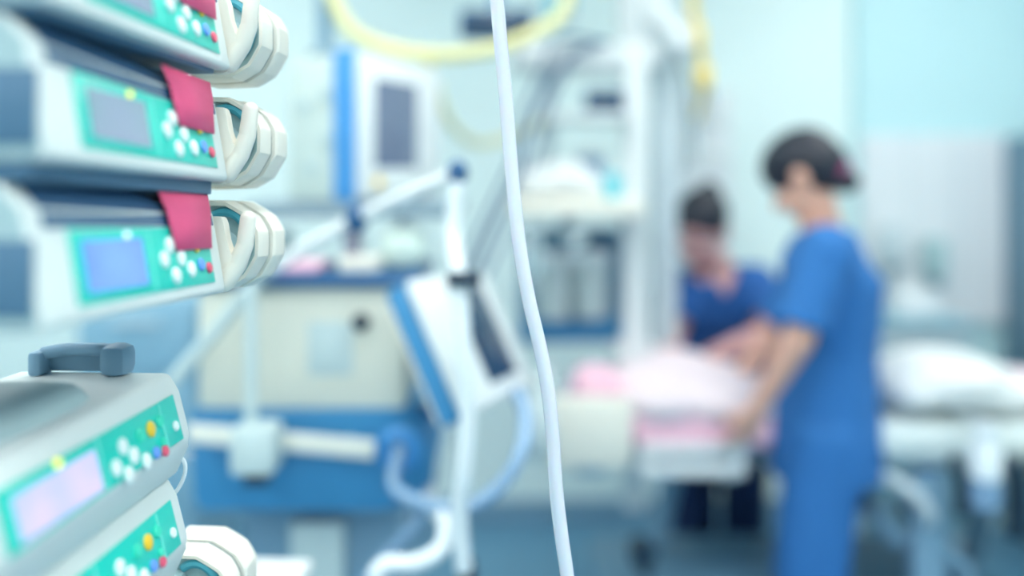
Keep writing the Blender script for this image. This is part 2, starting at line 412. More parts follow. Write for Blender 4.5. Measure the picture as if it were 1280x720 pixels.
KEYS_LO = face_px(probe, LO_N, [(151, 559), (165, 570), (143, 586), (159, 594), (181, 577), (186, 537), (173, 545), (197, 527), (193, 566.5), (202, 553), (204, 564), (217, 533), (69, 580)])
bpy.data.objects.remove(probe)
infusion_pump(L4, 'white infusion pump with a glowing lilac screen and blue grey lever on top', M_lcd_lilac, handle=True)
infusion_pump(L5, 'white infusion pump cut off by the lower frame edge, below the lilac screen', M_lcd_lilac)
syringe_pump(L5-V((0, .01, .083)), 0, 'syringe pump of which only the ivory drive head shows in the lower left corner', M_lcd_pale, sticker=False, foot=.002)
# stand carrying both racks
st = thing('pump_stand', 'steel roller stand carrying the stacked pumps at the left edge', 'stand', (-.425, .58, 0))
MB().rod((-.425, .58, .10), (-.425, .58, 1.95), .016).build('pole', M_steel, st)
MB().box((-.413, .6, 1.345), (.018, .09, .72), bev=.004).build('rack_rail', M_grey, st)
for k in range(5):
    a = 2*math.pi*k/5+.3; d = V((math.cos(a), math.sin(a), 0))
    MB().tube([V((-.425, .58, .11)), V((-.425, .58, .10))+d*.12, V((-.425, .58, .085))+d*.27], .014).build('leg', M_steel, st)
    MB().lathe([(.0, -.012), (.034, -.012), (.036, -.008), (.036, .008), (.034, .012), (0, .012)], V((-.425, .58, .036))+d*.27, frame((0, 0, 1), d.cross(V((0, 0, 1))))).build('castor', M_rubber, st)
    MB().rod(V((-.425, .58, .07))+d*.27, V((-.425, .58, .09))+d*.27, .012).build('castor_stem', M_grey, st)
# thin line looping out between the lower pumps
single('thin_line', MB().tube([at(212, 566, .752), at(229, 575, .75), at(231, 592, .75), at(222, 612, .752), at(210, 622, .756)], .0018, 8), M_hosewhite,
       'thin white line looping between the two lower infusion pumps', 'tube')

# ------------------------------------------------------------------ the tube in focus
zt = .75
px = [(600, -330), (606, -160), (614, -60), (621, 0), (625.5, 50), (632, 120), (637.5, 190), (643, 250), (650, 312), (661, 374), (674, 430), (684.5, 485), (691, 545), (695, 610), (702, 670), (709, 720), (718, 800), (730, 930)]
pts = [at(x, y, zt) for x, y in px]
pts = [V((-.03, .75, 2.2)), V((-.032, .75, 2.05))]+pts[1:]
e = pts[-1]; pts += [V((e.x+.02, e.y, .6)), V((e.x+.02, e.y, .3)), V((e.x+.05, e.y+.03, .06)), V((e.x+.16, e.y+.1, .008)), V((e.x+.35, e.y+.05, .0075))]
single('hanging_tube', MB().tube(pts, .0061, 20, 10), M_tube, 'milky white tube hanging in sharp focus down the middle', 'tube')
hk = thing('ceiling_hook', 'steel hook rod holding the top of the milky tube', 'hook', (-.03, .75, ZC))
MB().rod((-.03, .75, ZC), (-.03, .75, 2.3), .006).build('rod', M_steel, hk)
MB().box((-.03, .75, 2.21), (.03, .03, .05), bev=.006).build('clip', M_white, hk)
MB().rod((-.03, .75, 2.3), (-.03, .75, 2.23), .004).build('hook', M_steel, hk)

# ------------------------------------------------------------------ ventilator on its blue trolley
vt = thing('ventilator', 'beige ventilator box on a blue trolley with a tilted white screen', 'ventilator', (-.38, 1.85, 0))
b = MB().pbox(246, 506, 358, 514, 1.62, 1.98, .012).build('housing', M_beige, vt)
MB().pbox(384, 441, 402, 470, 1.617, 1.63, .004).build('rating_plate', M_beigepanel, b)
MB().lathe([(.016, 0), (.016, .012), (.011, .018), (0, .018)], at(452, 402, 1.621), frame((1, 0, 0), (0, -1, 0))).build('knob', M_black, b)
MB().pbox(236, 522, 347, 361, 1.60, 2.0, .01).build('lid', M_bluedk, vt, 'dark blue lid')
# blue base with rounded front
f = MB()
f.loft([[at(252+k, y, 1.60+.0)+V((0, 0, 0)) for k, y in []] or [V((cx_*sx+-.37, 1.78+sy, zz)) for cx_, sy in [(-.215, -.18), (.14, -.18), (.19, -.15), (.22, -.08), (.22, .2), (-.215, .2)]]
        for zz, sx in [(1.085, 1), (1.0, 1.0), (.93, .98), (.905, .93)]])
f.build('trolley_top', M_blue, vt, 'blue moulded trolley top')
MB().box((-.37, 1.82, .5), (.3, .24, .82), bev=.01).build('trolley_column', M_bluegrey, vt)
MB().pbox(362, 428, 655, 800, 1.66, 1.7, .004).build('drawer_front', M_beigepanel, vt)
MB().box((-.37, 1.82, .11), (.5, .55, .06), bev=.02).build('trolley_foot', M_blue, vt)
for sx in (-1, 1):
    for sy in (-1, 1):
        c = V((-.37+sx*.21, 1.82+sy*.23, .04))
        MB().lathe([(0, -.013), (.036, -.013), (.04, -.008), (.04, .008), (.036, .013), (0, .013)], c, frame((0, 0, 1), (1, 0, 0))).build('castor', M_rubber, vt)
MB().lathe([(.04, 0), (.042, .012), (.03, .02), (.026, .012), (.014, .01), (0, .01)], at(500, 560, 1.60)+V((0, 0, 0)), frame((1, 0, 0), (0, -1, 0))).build('hose_port', M_blue2, vt)
MB().lathe([(.013, 0), (.013, .014), (0, .014)], at(500, 560, 1.60), frame((1, 0, 0), (0, -1, 0))).build('port_opening', M_black, vt)
a, b = at(236, 541, 1.56), at(468, 562, 1.56)
MB().box((a+b)/2, ((b-a).length, .012, .034), frame(b-a, (0, 0, 1)), .004).build('equipment_rail', M_offwhite, vt, 'off white equipment rail')
for q in (.15, .85):
    c = a.lerp(b, q); MB().rod(c, c+V((0, .05, 0)), .009).build('rail_spacer', M_steel, vt)
# side screen
TL, TR, BL = at(516, 346, 1.45), at(606, 336, 1.75), at(590, 520, 1.40)
e1 = (TR-TL); e2 = (BL-TL); W, H = e1.length, e2.length
e1.normalize(); n = e1.cross(e2).normalized()
if n.x < 0: n = -n
e2 = (e2-e1*e2.dot(e1)); H = e2.length; e2.normalize()
rot = Matrix((e1, e2, n)).transposed()
def sb(a0, a1, b0, b1, n0, n1, bev=.004):
    c = TL+e1*W*(a0+a1)/2+e2*H*(b0+b1)/2+n*(n0+n1)/2
    return MB().box(c, (W*(a1-a0), H*(b1-b0), n1-n0), rot, bev)
ms = thing('ventilator_screen', 'tilted white framed screen with a narrow dark display beside the beige ventilator', 'screen', TL+e1*W*.5+e2*H)
sb(0, 1, 0, 1, -.025, 0, .012).build('bezel', M_white, ms)
sb(.36, .80, .06, .86, -.002, .002, .001).build('display', M_screen_dk, ms, 'dark display glass')
sb(.0, 1, .0, 1, -.064, -.024, .012).build('back_shell', M_blue, ms, 'blue back shell')
sb(.02, .98, .1, .97, -.070, -.062, .004).build('rear_rim', M_cream, ms, 'cream rear rim')
c = TL+e1*W*.5+e2*H*.75-n*.06
MB().tube([c, c+V((-.06, .03, -.06)), V((-.18, 1.80, 1.05)), V((-.22, 1.80, 1.03))], .018).build('support_arm', M_bluedk, ms)
# pole clamped on the rail in front of the box
pl = thing('rail_pole', 'thin pale pole clamped to the rail before the beige ventilator', 'pole', at(313, 560, 1.53))
MB().rod(at(314, 362, 1.53), at(314, 560, 1.53), .0105).build('pole', M_beigepanel, pl)
MB().pbox(286, 341, 537, 596, 1.49, 1.565, .008).build('clamp', M_beigepanel, pl, 'pale grey clamp block')
MB().pbox(303, 333, 594, 609, 1.505, 1.55, .005).build('clamp_screw', M_black, pl)
# things on the lid
zt_ = at(0, 347, 1.60).z
def on_lid(x, Y, w_, d, h): c = V(((x-HX)/F*Y, Y, zt_+h/2)); return c, (w_, d, h)
c, s = on_lid(378, 1.74, .085, .12, .018); single('pink_cloth', MB().box(c, s, bev=.007), M_pink, 'small folded pink cloth on the ventilator lid', 'cloth')
c, s = on_lid(452, 1.74, .075, .1, .028); single('cream_carton', MB().box(c, s, bev=.004), M_cream, 'low cream carton on the ventilator lid', 'carton')
c, s = on_lid(441, 1.90, .05, .05, .1)
bt = thing('lidded_bottle', 'pale lilac bottle standing at the back of the ventilator lid', 'bottle', c-V((0, 0, .05)))
MB().lathe([(.018, -.05), (.022, -.047), (.022, .02), (.012, .036), (.012, .045)], c).build('bottle_body', mat('lilac_plastic', (222, 216, 236), .4), bt)
MB().lathe([(.014, .04), (.014, .06), (0, .061)], c).build('cap', M_white, bt)
c, s = on_lid(505, 1.82, .09, .1, .08)
nb = thing('nebuliser_unit', 'rounded pale green unit at the right of the ventilator lid', 'nebuliser', c-V((0, 0, .04)))
MB().box(c, s, bev=.025).build('casing', mat('pale_green_plastic', (214, 232, 222), .4), nb)
MB().lathe([(.02, .04), (.02, .05), (.012, .056), (0, .056)], c).build('cap', M_hosewhite, nb)
c, s = on_lid(350, 1.92, .06, .06, .07)
single('clear_beaker', MB().lathe([(.024, -.035), (.028, .035), (.025, .035), (.021, -.03), (0, -.03)], c), M_clear, 'clear plastic beaker at the back left of the ventilator lid', 'beaker')
# hinged arm that carries the white hose
ar = thing('hose_support', 'pale jointed support arm with dark joints above the ventilator', 'support arm', at(213, 482, 1.56))
q0, q1, q2, q3 = at(205, 492, 1.57), at(330, 340, 1.56), at(446, 272, 1.52), at(572, 216, 1.42)
MB().tube([V((q0.x-.1, 1.7, .98)), V((q0.x-.07, 1.6, 1.0)), q0, q0.lerp(q1, .5), q1], .0125).build('lower_arm', M_beigepanel, ar)
MB().rod(V((-.52, 1.72, .96)), V((q0.x-.1, 1.7, .98)), .014).build('mount_stub', M_steel, ar)
MB().rod(q1, q2, .012).build('middle_arm', M_white, ar)
MB().rod(q2, q3, .011).build('upper_arm', M_white, ar)
for q, r in ((q1, .016), (q2, .021), (q3, .017)): MB().ell(q, (r, r, r*1.25)).build('joint', M_bluedk if q is not q1 else M_grey, ar)
single('white_hose', MB().tube([q3+V((0, 0, -.015)), at(566, 290, 1.41), at(573, 345, 1.37), at(579, 430, 1.345), at(585, 520, 1.34), at(580, 590, 1.34), at(574, 642, 1.35), V((-.075, 1.36, .9))], .0145, 12, 10, ribs=.012), M_hosewhite,
       'white ribbed hose hanging straight down before the tilted screen', 'hose')
single('hose_grip', MB().pbox(558, 600, 342, 358, 1.335, 1.40, .006), M_black, 'black grip holding the white hose at the top of the tilted screen', 'clamp')
single('blue_breathing_hose', MB().tube([at(500, 560, 1.58), at(492, 606, 1.50), at(530, 629, 1.44), at(585, 633, 1.42), at(628, 604, 1.42), at(652, 562, 1.44), at(657, 522, 1.5), at(648, 492, 1.56), V((.02, 1.64, 1.1))], .0125, 12, 10, ribs=.011), M_clearblue,
       'bluish clear breathing hose curving below the tilted screen', 'hose')
single('looped_white_hose', MB().tube([V((-.15, 1.62, .93)), at(536, 628, 1.52), at(556, 652, 1.40), at(552, 684, 1.36), at(520, 704, 1.34), at(482, 706, 1.34), at(470, 730, 1.34), at(500, 770, 1.36), V((-.2, 1.6, .72)), V((-.235, 1.72, .7))], .0145, 12, 10, ribs=.012), M_hosewhite,
       'white ribbed hose looping low at the bottom edge', 'hose')
single('pale_line', MB().tube([V((-.17, 1.60, .92)), at(527, 646, 1.5), at(490, 686, 1.5), at(455, 728, 1.5), V((-.3, 1.6, .7)), V((-.33, 1.7, .66))], .0085, 10), M_clearblue,
       'straight pale line slanting down behind the white hose loop', 'tube')
wt = thing('water_trap', 'dark water trap post under the white hose', 'water trap', (-.07, 1.38, .45))
MB().lathe([(.012, .46), (.016, .44), (.016, .38), (.026, .36), (.026, .2), (.018, .18), (.013, .14), (.013, -.43), (.10, -.445), (.11, -.45)], (-.07, 1.38, .45)).build('post', M_black, wt)
MB().rod((-.07, 1.38, .74), (-.16, 1.62, .74), .008).build('link', M_steel, wt)

# blue grey drawer cabinet behind the pumps
c0, c1, zc_ = at(96, 0, 2.6).x, at(247, 0, 2.6).x, at(0, 372, 2.6).z
dc = thing('drawer_cabinet', 'blue grey drawer cabinet behind the pumps, left of the beige ventilator', 'cabinet', ((c0+c1)/2, 2.8, 0))
mdc = mat('light_blue_grey_laminate', (138, 180, 202), .5, var=.03)
MB().box(((c0+c1)/2, 2.8, zc_/2+.02), (c1-c0, .4, zc_-.04), bev=.008).build('carcass', mdc, dc)
MB().box(((c0+c1)/2, 2.8, .02), (c1-c0-.04, .36, .04)).build('plinth', M_grey, dc)
for k in range(5):
    d = MB().box(((c0+c1)/2, 2.594, zc_-.13-.21*k), (c1-c0-.02, .014, .2), bev=.004).build('drawer', mdc, dc)
    MB().box(((c0+c1)/2, 2.58, zc_-.07-.21*k), (.14, .02, .014), bev=.004).build('handle', M_doorframe, d)

# white instrument table low at the left
tb = thing('instrument_table', 'white topped table low behind the lower pumps', 'table', (-.42, 1.16, 0))
MB().box((-.54, 1.17, .925), (.46, .34, .022), Matrix.Rotation(R(-4), 3, 'Z'), .008).build('table_top', M_sheet, tb)
MB().rod((-.6, 1.17, .09), (-.6, 1.17, .915), .02).build('column', M_steel, tb)
MB().box((-.5, 1.17, .07), (.4, .05, .035), bev=.01).build('foot', M_white, tb)
for x in (-.68, -.32): MB().lathe([(0, -.02), (.026, -.02), (.026, .02), (0, .02)], (x, 1.17, .028), frame((0, 0, 1), (1, 0, 0))).build('castor', M_rubber, tb)

# ------------------------------------------------------------------ bedside monitor on its ceiling hung shelf
cr = at(434, 0, 1.78).x; dirf = V((.154, .3, 0)).normalized(); dirs = V((-dirf.y, dirf.x, 0))
zb, zt2 = at(0, 251, 1.78).z, at(0, 60, 1.78).z
base = V((cr, 1.78, zb)); rotm = Matrix((dirf, dirs, V((0, 0, 1)))).transposed(); Hm = zt2-zb
def mbx(a0, a1, b0, b1, c0, c1, bev=.004): return MB().box(base+dirf*(a0+a1)/2+dirs*(b0+b1)/2+V((0, 0, (c0+c1)/2)), (a1-a0, b1-b0, c1-c0), rotm, bev)
mo = thing('bedside_monitor', 'pale monitor with a blue edge and slate grey screen on a hung shelf', 'monitor', base)
WM = .335
mbx(0, WM, 0, .16, 0, Hm*.97, .012).build('housing', mat('pale_grey_green', (204, 216, 210), .5), mo)
mbx(-.006, .012, -.016, .034, 0, Hm, .006).build('edge_strip', M_blue2, mo, 'bright blue edge strip')
mbx(.012, WM, -.014, .004, .004, Hm*.98, .008).build('front_frame', M_white, mo)
mbx(.075, .235, -.016, -.006, Hm*.22, Hm*.83, .002).build('display', M_vent_lcd, mo, 'slate grey display')
MB().lathe([(.011, 0), (.011, .006), (0, .008)], base+dirf*.085-dirs*.014+V((0, 0, Hm*.12)), frame(dirf, -dirs)).build('key', M_ky, mo, 'yellow key')
for k in range(4): MB().lathe([(.008, 0), (.008, .006), (0, .008)], base+dirf*(.13+.03*k)-dirs*.014+V((0, 0, Hm*.12)), frame(dirf, -dirs)).build('key', M_kw, mo)
for c0, b0 in ((.22, .05), (.13, .045), (.07, .09), (.2, .11)):
    MB().lathe([(.014, 0), (.014, .008), (.008, .012), (0, .012)], base-dirf*-.002+dirs*b0+V((0, 0, c0)), frame(dirs, -dirf)).build('socket', M_beigepanel, mo)
mbx(.05, .3, .155, .175, .03, Hm*.9).build('rear_cover', M_beigepanel, mo)
mbx(.02, .12, .05, .12, Hm*.97, Hm*1.02).build('top_cap', M_grey, mo)
sh = thing('hung_shelf', 'grey shelf on a slim ceiling pole beneath the pale monitor', 'shelf', at(410, 262, 1.95))
MB().box((-.33, 1.98, zb-.018), (.42, .44, .032), bev=.008).build('shelf_board', M_grey, sh)
MB().box((-.33, 1.775, zb-.022), (.40, .02, .024), bev=.004).build('front_lip', M_steel, sh)
xp = at(405, 0, 2.12).x
MB().tube([V((xp, 2.13, zb-.02)), V((xp, 2.13, 2.0)), V((xp+.06, 2.13, ZC))], .019, smooth=False).build('ceiling_pole', M_bluegrey, sh)
MB().lathe([(.06, 0), (.06, -.02), (.03, -.03)], (xp+.06, 2.13, ZC)).build('ceiling_plate', M_white, sh)

# ------------------------------------------------------------------ ceiling pendant with columns and shelves
pd = thing('supply_pendant', 'white supply pendant of columns and shelves hanging from the ceiling', 'pendant', at(800, 70, 2.55))
MB().pbox(638, 824, 52, 88, 2.48, 2.62, .02).build('beam', M_white, pd)
x_ = at(800, 0, 2.55).x
MB().box((x_, 2.56, (1.85+ZC)/2), (.13, .13, ZC-1.85), bev=.02).build('riser', M_white, pd)
MB().pbox(780, 809, 54, 640, 2.468, 2.54, .012).build('column', M_white, pd)
MB().pbox(817, 848, 60, 440, 2.60, 2.68, .012).build('column', M_doorframe, pd)
MB().pbox(678, 694, 80, 250, 2.56, 2.6, .006).build('strut', M_doorframe, pd)
MB().pbox(638, 806, 249, 272, 2.32, 2.66, .012).build('shelf', M_cream, pd, 'cream lower shelf')
MB().pbox(688, 790, 140, 149, 2.40, 2.62, .005).build('shelf', M_white, pd, 'narrow upper shelf')
sp = thing('service_panel', 'greyish white gas supply panel on the back wall behind the bending person', 'wall panel', at(882, 330, 3.86))
MB().pbox(850, 915, 112, 330, 3.84, 3.9, .012).build('panel_plate', M_cab, sp)
for k, (x, y) in enumerate([(868, 150), (895, 150), (868, 195), (895, 195)]):
    MB().lathe([(.035, 0), (.035, .006), (.02, .010), (.02, .022), (0, .022)], at(x, y, 3.842), frame((1, 0, 0), (0, -1, 0))).build('gas_outlet', M_white if k else M_doorframe, sp)
MB().pbox(768, 818, 430, 442, 2.47, 2.56, .006).build('collar', M_white, pd)
MB().pbox(766, 800, 522, 565, 2.44, 2.55, .014).build('end_clamp', M_white, pd)
# small monitor on the upper shelf
sm = thing('small_dark_monitor', 'small dark blue screen on the narrow upper shelf of the pendant', 'monitor', at(756, 140, 2.45))
MB().pbox(733, 779, 112, 138, 2.44, 2.50, .006).build('casing', M_bluedk, sm)
MB().pbox(737, 775, 116, 134, 2.437, 2.445, .001).build('display', M_screen_dk, sm)
MB().pbox(748, 764, 136, 141, 2.44, 2.5, .002).build('foot', M_grey, sm)
# dark device hanging left of the beam
dd = thing('hanging_dark_screen', 'dark navy screen hung near the top edge behind the milky tube', 'screen', at(620, 12, 2.35))
MB().pbox(574, 668, 12, 46, 2.30, 2.36, .008).build('casing', M_bluedk, dd)
MB().pbox(580, 662, 17, 42, 2.296, 2.305, .001).build('display', M_screen_dk, dd)
MB().rod(at(620, 30, 2.38), V((at(620, 30, 2.38).x, 2.38, ZC)), .016).build('ceiling_pole', M_bluegrey, dd)
MB().rod(at(620, 30, 2.34), at(620, 30, 2.39), .016).build('knuckle', M_bluegrey, dd)
# on the cream shelf
zs = at(0, 249, 2.32).z
def on_shelf(x, Y): return V(((x-HX)/F*Y, Y, zs))
o = on_shelf(694, 2.42)
fuse(MB().ell(o+V((-.05, 0, .035)), (.075, .06, .04)).ell(o+V((.03, .01, .05)), (.085, .07, .055)).ell(o+V((.09, 0, .03)), (.05, .05, .034)), 'linen_bundle', M_sheet, .008, None)
tag(bpy.data.objects['linen_bundle'], 'soft white linen bundle on the cream pendant shelf', 'linen')
o = on_shelf(766, 2.42); tbm = thing('teal_bottle', 'small turquoise bottle at the right end of the cream shelf', 'bottle', o)
MB().lathe([(.018, 0), (.022, .004), (.022, .055), (.011, .07), (.011, .078)], o).build('bottle_body', mat('turquoise_plastic', (90, 200, 214), .3), tbm)
MB().lathe([(.013, .072), (.013, .09), (0, .09)], o).build('cap', M_white, tbm)
o = on_shelf(664, 2.56); single('white_glove_box', MB().box(o+V((0, 0, .05)), (.08, .1, .1), bev=.004), M_cab, 'white glove carton at the left end of the cream shelf', 'carton')
o = on_shelf(738, 2.58); gb = thing('pale_blue_canister', 'pale blue canister behind the linen bundle on the cream shelf', 'canister', o)
MB().lathe([(.035, 0), (.04, .005), (.04, .12), (.03, .13)], o).build('canister_body', M_clearblue, gb)
MB().lathe([(.042, .12), (.042, .14), (0, .142)], o).build('lid', M_white, gb)
# equipment below the shelf
eq = thing('suction_unit', 'blue grey suction unit hung below the cream shelf', 'suction unit', at(716, 300, 2.58))
MB().pbox(648, 782, 285, 430, 2.60, 2.68, .012).build('back_plate', M_bluegrey, eq)
MB().box((at(710, 0, 2.6).x, 2.62, zs-.1), (.05, .02, .12), bev=.004).build('hanger', M_steel, eq)
MB().pbox(656, 776, 400, 426, 2.56, 2.61, .01).build('drip_tray', M_blue, eq)
for x, y in ((668, 306), (752, 306)): MB().lathe([(.026, 0), (.026, .014), (.015, .02), (0, .02)], at(x, y, 2.602), frame((1, 0, 0), (0, -1, 0))).build('gauge', M_bluedk, eq)
for k, (x, y0, y1, lab) in enumerate([(692, 316, 398, 'left of the pair of clear suction canisters below the shelf'), (737, 312, 396, 'right of the pair of clear suction canisters below the shelf')]):
    a = at(x, y1, 2.54); h = at(x, y0, 2.54).z-a.z
    cn = thing('suction_canister', lab, 'canister', a, group='suction canisters')
    MB().lathe([(.044, 0), (.05, .006), (.054, h*.86), (.05, h*.86), (.046, .01), (0, .01)], a, n=24).build('jar', mat('frosted_pale_plastic', (206, 222, 224), .3, trans=.3), cn)
    MB().lathe([(.057, h*.86), (.057, h*.94), (.03, h), (0, h)], a, n=24).build('lid', M_hosewhite, cn)
    MB().box(a+V((0, .045, h*.6)), (.03, .04, .03), bev=.004).build('bracket', M_steel, cn)
for k, (x, y0, y1, l) in enumerate([(664, 275, 352, 'clear infusion bag hooked at the left end of the shelf front'), (720, 275, 318, 'small clear infusion bag hooked at the middle of the shelf front')]):
    a = at(x, y0, 2.34); b = at(x, y1, 2.34); hh = a.z-b.z
    bg = thing('infusion_bag', l, 'infusion bag', V((a.x, 2.34, b.z)), group='infusion bags')
    c = (a+b)/2-V((0, 0, .012)); hz = hh/2-.014
    MB().loft([[c+V((math.cos(t)*.03*kx, math.sin(t)*.016*ky, zz*hz)) for t in [2*math.pi*i/16 for i in range(16)]] for zz, kx, ky in [(-1, .3, .3), (-.9, .85, .7), (-.3, 1, 1), (.5, 1, .8), (.9, .95, .35), (1, .9, .2)]]).build('bag', M_clear, bg)
    MB().tube([c+V((0, 0, hz-.004)), a+V((0, 0, .0)), a+V((0, .012, .012))], .003).build('hook', M_steel, bg)
    MB().rod(c-V((0, 0, hz)), c-V((0, 0, hz+.03)), .005).build('port', M_hosewhite, bg)
# hoses and cables
single('yellow_gas_hose', MB().tube([V((-.5, 2.3, ZC)), V((-.49, 2.2, 2.2)), at(412, -30, 2.12), at(421, 10, 2.1), at(445, 42, 2.1), at(492, 62, 2.1), at(560, 69, 2.12), at(620, 60, 2.16), at(668, 40, 2.22), at(705, 10, 2.3), V((.2, 2.4, 2.2)), V((.26, 2.49, 2.05))], .0165, 12), M_yellowhose,
       'thick pale yellow gas hose sagging across the top', 'hose')
single('cream_hose', MB().tube([at(536, 78, 2.14), at(545, 105, 2.2), at(556, 140, 2.24), at(574, 166, 2.3), at(600, 180, 2.4), at(640, 170, 2.5), at(680, 150, 2.575)], .0125, 10), mat('cream_hose_plastic', (226, 224, 186), .5),
       'thin cream hose hanging below the yellow hose', 'hose')
for k, (pts, r, m, l) in enumerate([
        ([at(735, 60, 2.47), at(712, 72, 2.44), at(684, 110, 2.42), at(660, 165, 2.40), at(646, 220, 2.38), at(618, 280, 2.36), at(590, 345, 2.34), at(560, 420, 2.32), V((-.2, 2.1, .75)), V((-.28, 1.95, .7))], .008, M_cable, 'navy cable running down from the beam, thickest of the bundle'),
        ([at(750, 56, 2.47), at(722, 62, 2.45), at(697, 110, 2.45), at(676, 170, 2.44), at(655, 235, 2.42), at(634, 290, 2.4), at(600, 360, 2.38), at(575, 420, 2.36), V((-.14, 2.12, .73)), V((-.28, 1.97, .66))], .0055, M_cable2, 'grey cable of the bundle, beside the milky tube'),
        ([at(762, 54, 2.47), at(700, 48, 2.46), at(676, 90, 2.46), at(650, 150, 2.45), at(640, 200, 2.44), at(612, 262, 2.42), at(586, 320, 2.4), at(555, 400, 2.38), V((-.25, 2.15, .78)), V((-.3, 1.95, .74))], .0055, M_cable, 'slim navy cable, leftmost of the bundle')]):
    single('device_cable', MB().tube(pts, r, 8), m, l, 'cable', 'cables hanging from the pendant')
for k, (pts, m, r, l) in enumerate([
        ([V((.5, 2.56, ZC)), V((.53, 2.56, 2.3)), at(866, 0, 2.58), at(872, 48, 2.58), at(880, 100, 2.7), at(874, 138, 3.2), at(868, 150, 3.82)], M_yellow, .014, 'yellow gas hose dropping to the pendant panel'),
        ([V((.42, 2.6, ZC)), V((.42, 2.58, 2.3)), at(820, 0, 2.56), at(838, 30, 2.55), at(852, 80, 2.66), at(866, 170, 3.2), at(868, 195, 3.82)], M_hosewhite, .015, 'white gas hose dropping to the lower left panel outlet'),
        ([V((.47, 2.6, ZC)), V((.47, 2.57, 2.3)), at(842, 0, 2.56), at(864, 40, 2.57), at(888, 110, 2.8), at(892, 138, 3.3), at(895, 150, 3.82)], M_hosewhite, .012, 'slim white gas hose dropping to the upper right panel outlet')]):
    single('gas_hose', MB().tube(pts, r, 10), m, l, 'hose', 'gas hoses from the ceiling')
for k, (x, y, l) in enumerate([(871, 46, 'yellow connector high on the yellow gas hose'), (879, 95, 'yellow connector low on the yellow gas hose')]):
    single('hose_connector', MB().lathe([(.018, -.035), (.024, -.03), (.024, .02), (.016, .035)], at(x, y, 2.585 if k == 0 else 2.6)), M_yellow, l, 'connector', 'yellow hose connectors')
lp = thing('white_ceiling_arm', 'white angled arm at the top right of the pendant', 'arm', V((.44, 2.44, ZC)))
MB().tube([V((.44, 2.44, ZC)), V((.44, 2.44, 2.12)), at(816, 10, 2.42), at(850, 52, 2.42)], .03, smooth=False).build('arm_tube', M_white, lp)
MB().ell(at(852, 54, 2.42), (.036, .036, .036)).build('end_knuckle', M_white, lp)
tg = thing('teal_regulator', 'teal regulator hanging near the top edge over the beam', 'regulator', at(705, 15, 2.5))
MB().box(at(700, 14, 2.5), (.09, .07, .08), bev=.014).build('casing', mat('teal_enamel', (86, 170, 190), .4), tg)
MB().rod(at(700, 14, 2.5), V((at(700, 14, 2.5).x, 2.5, ZC)), .014).build('ceiling_pole', M_bluegrey, tg)
MB().rod(at(712, 20, 2.46), at(712, 20, 2.44), .02).build('dial', M_white, tg)

# ------------------------------------------------------------------ bed
bd = thing('hospital_bed', 'hospital bed with white rails and a cream end board along the back', 'bed', (.95, 2.55, 0))
bx0, bx1 = .30, 1.95
MB().box(((bx0+bx1)/2, 2.70, .73), (bx1-bx0, .42, .05), bev=.01).build('bed_frame', M_doorframe, bd)
a = MB().pbox(800, 934, 556, 572, 2.26, 2.285, .006); a.build('side_rail', M_white, bd)
MB().pbox(800, 934, 580, 597, 2.26, 2.285, .006).build('side_rail', M_white, bd)
MB().pbox(802, 815, 556, 597, 2.265, 2.28, .003).build('rail_post', M_white, bd)
MB().pbox(918, 931, 556, 597, 2.265, 2.28, .003).build('rail_post', M_white, bd)
[MB().box((x, 2.39, .74), (.03, .22, .02)).build('rail_carrier', M_steel, bd) for x in (.37, .57)]
MB().pbox(683, 792, 497, 588, 2.20, 2.24, .02).build('end_board', M_cream, bd, 'cream end board')
MB().box((.2, 2.4, .78), (.08, .36, .05), bev=.01).build('end_bracket', M_steel, bd)
MB().box((.95, 2.70, .775), (1.3, .40, .05), bev=.02).build('mattress', M_sheet2, bd)
MB().box((.78, 2.55, .29), (1.1, .38, .26), bev=.04).build('chassis_cover', mat('slate_blue_cover', (96, 136, 160), .5, var=.08, bscale=6), bd)
for x in (.3, 1.25):
    MB().rod((x+.12, 2.62, .38), (x+.2, 2.62, .72), .03).build('lift_strut', M_bluegrey, bd)
MB().box((.78, 2.55, .19), (1.3, .5, .06), bev=.02).build('base_frame', M_bluegrey, bd)
for x in (.2, 1.36):
    for y in (2.34, 2.76):
        MB().lathe([(0, -.018), (.062, -.018), (.07, -.01), (.07, .01), (.062, .018), (0, .018)], (x, y, .07), frame((0, 0, 1), (0, 1, 0))).build('castor', M_rubber, bd)
        MB().rod((x, y, .1), (x, y, .2), .016).build('castor_stem', M_steel, bd)
MB().lathe([(0, -.03), (.035, -.03), (.035, .03), (0, .03)], at(802, 690, 2.34), frame((0, 0, 1), (0, 1, 0))).build('pedal', M_black, bd)
MB().tube([at(802, 690, 2.34), (at(802, 690, 2.36).x+.02, 2.40, at(0, 690, 2.36).z), (at(802, 690, 2.36).x+.02, 2.43, .38)], .014).build('pedal_arm', M_black, bd)
# bedding: pink blanket below, heaped white blanket on top
MZ = .80
fuse(MB().box((.56, 2.50, MZ+.05), (.50, .44, .10), bev=.03).box((.24, 2.5, MZ+.07), (.16, .4, .10), bev=.04).ell((.5, 2.5, MZ+.09), (.3, .22, .06)), 'pink_blanket', M_pink, .012, None, 8)
tag(bpy.data.objects['pink_blanket'], 'pink blanket under the heaped white cover before the two nurses', 'blanket')
o = V((.5, 2.5, MZ+.13))
fuse(MB().ell(o+V((-.10, -.02, -.01)), (.17, .23, .085)).ell(o+V((.06, -.02, -.015)), (.19, .23, .08)).ell(o+V((-.04, .04, .03)), (.16, .14, .06)).ell(o+V((.16, -.02, -.03)), (.09, .21, .055)), 'white_cover', mat('faintly_pink_linen', (228, 214, 220), .85, bump=.25, bscale=14), .012, None, 6)
tag(bpy.data.objects['white_cover'], 'white cover heaped over the pink blanket before the two nurses', 'cover')
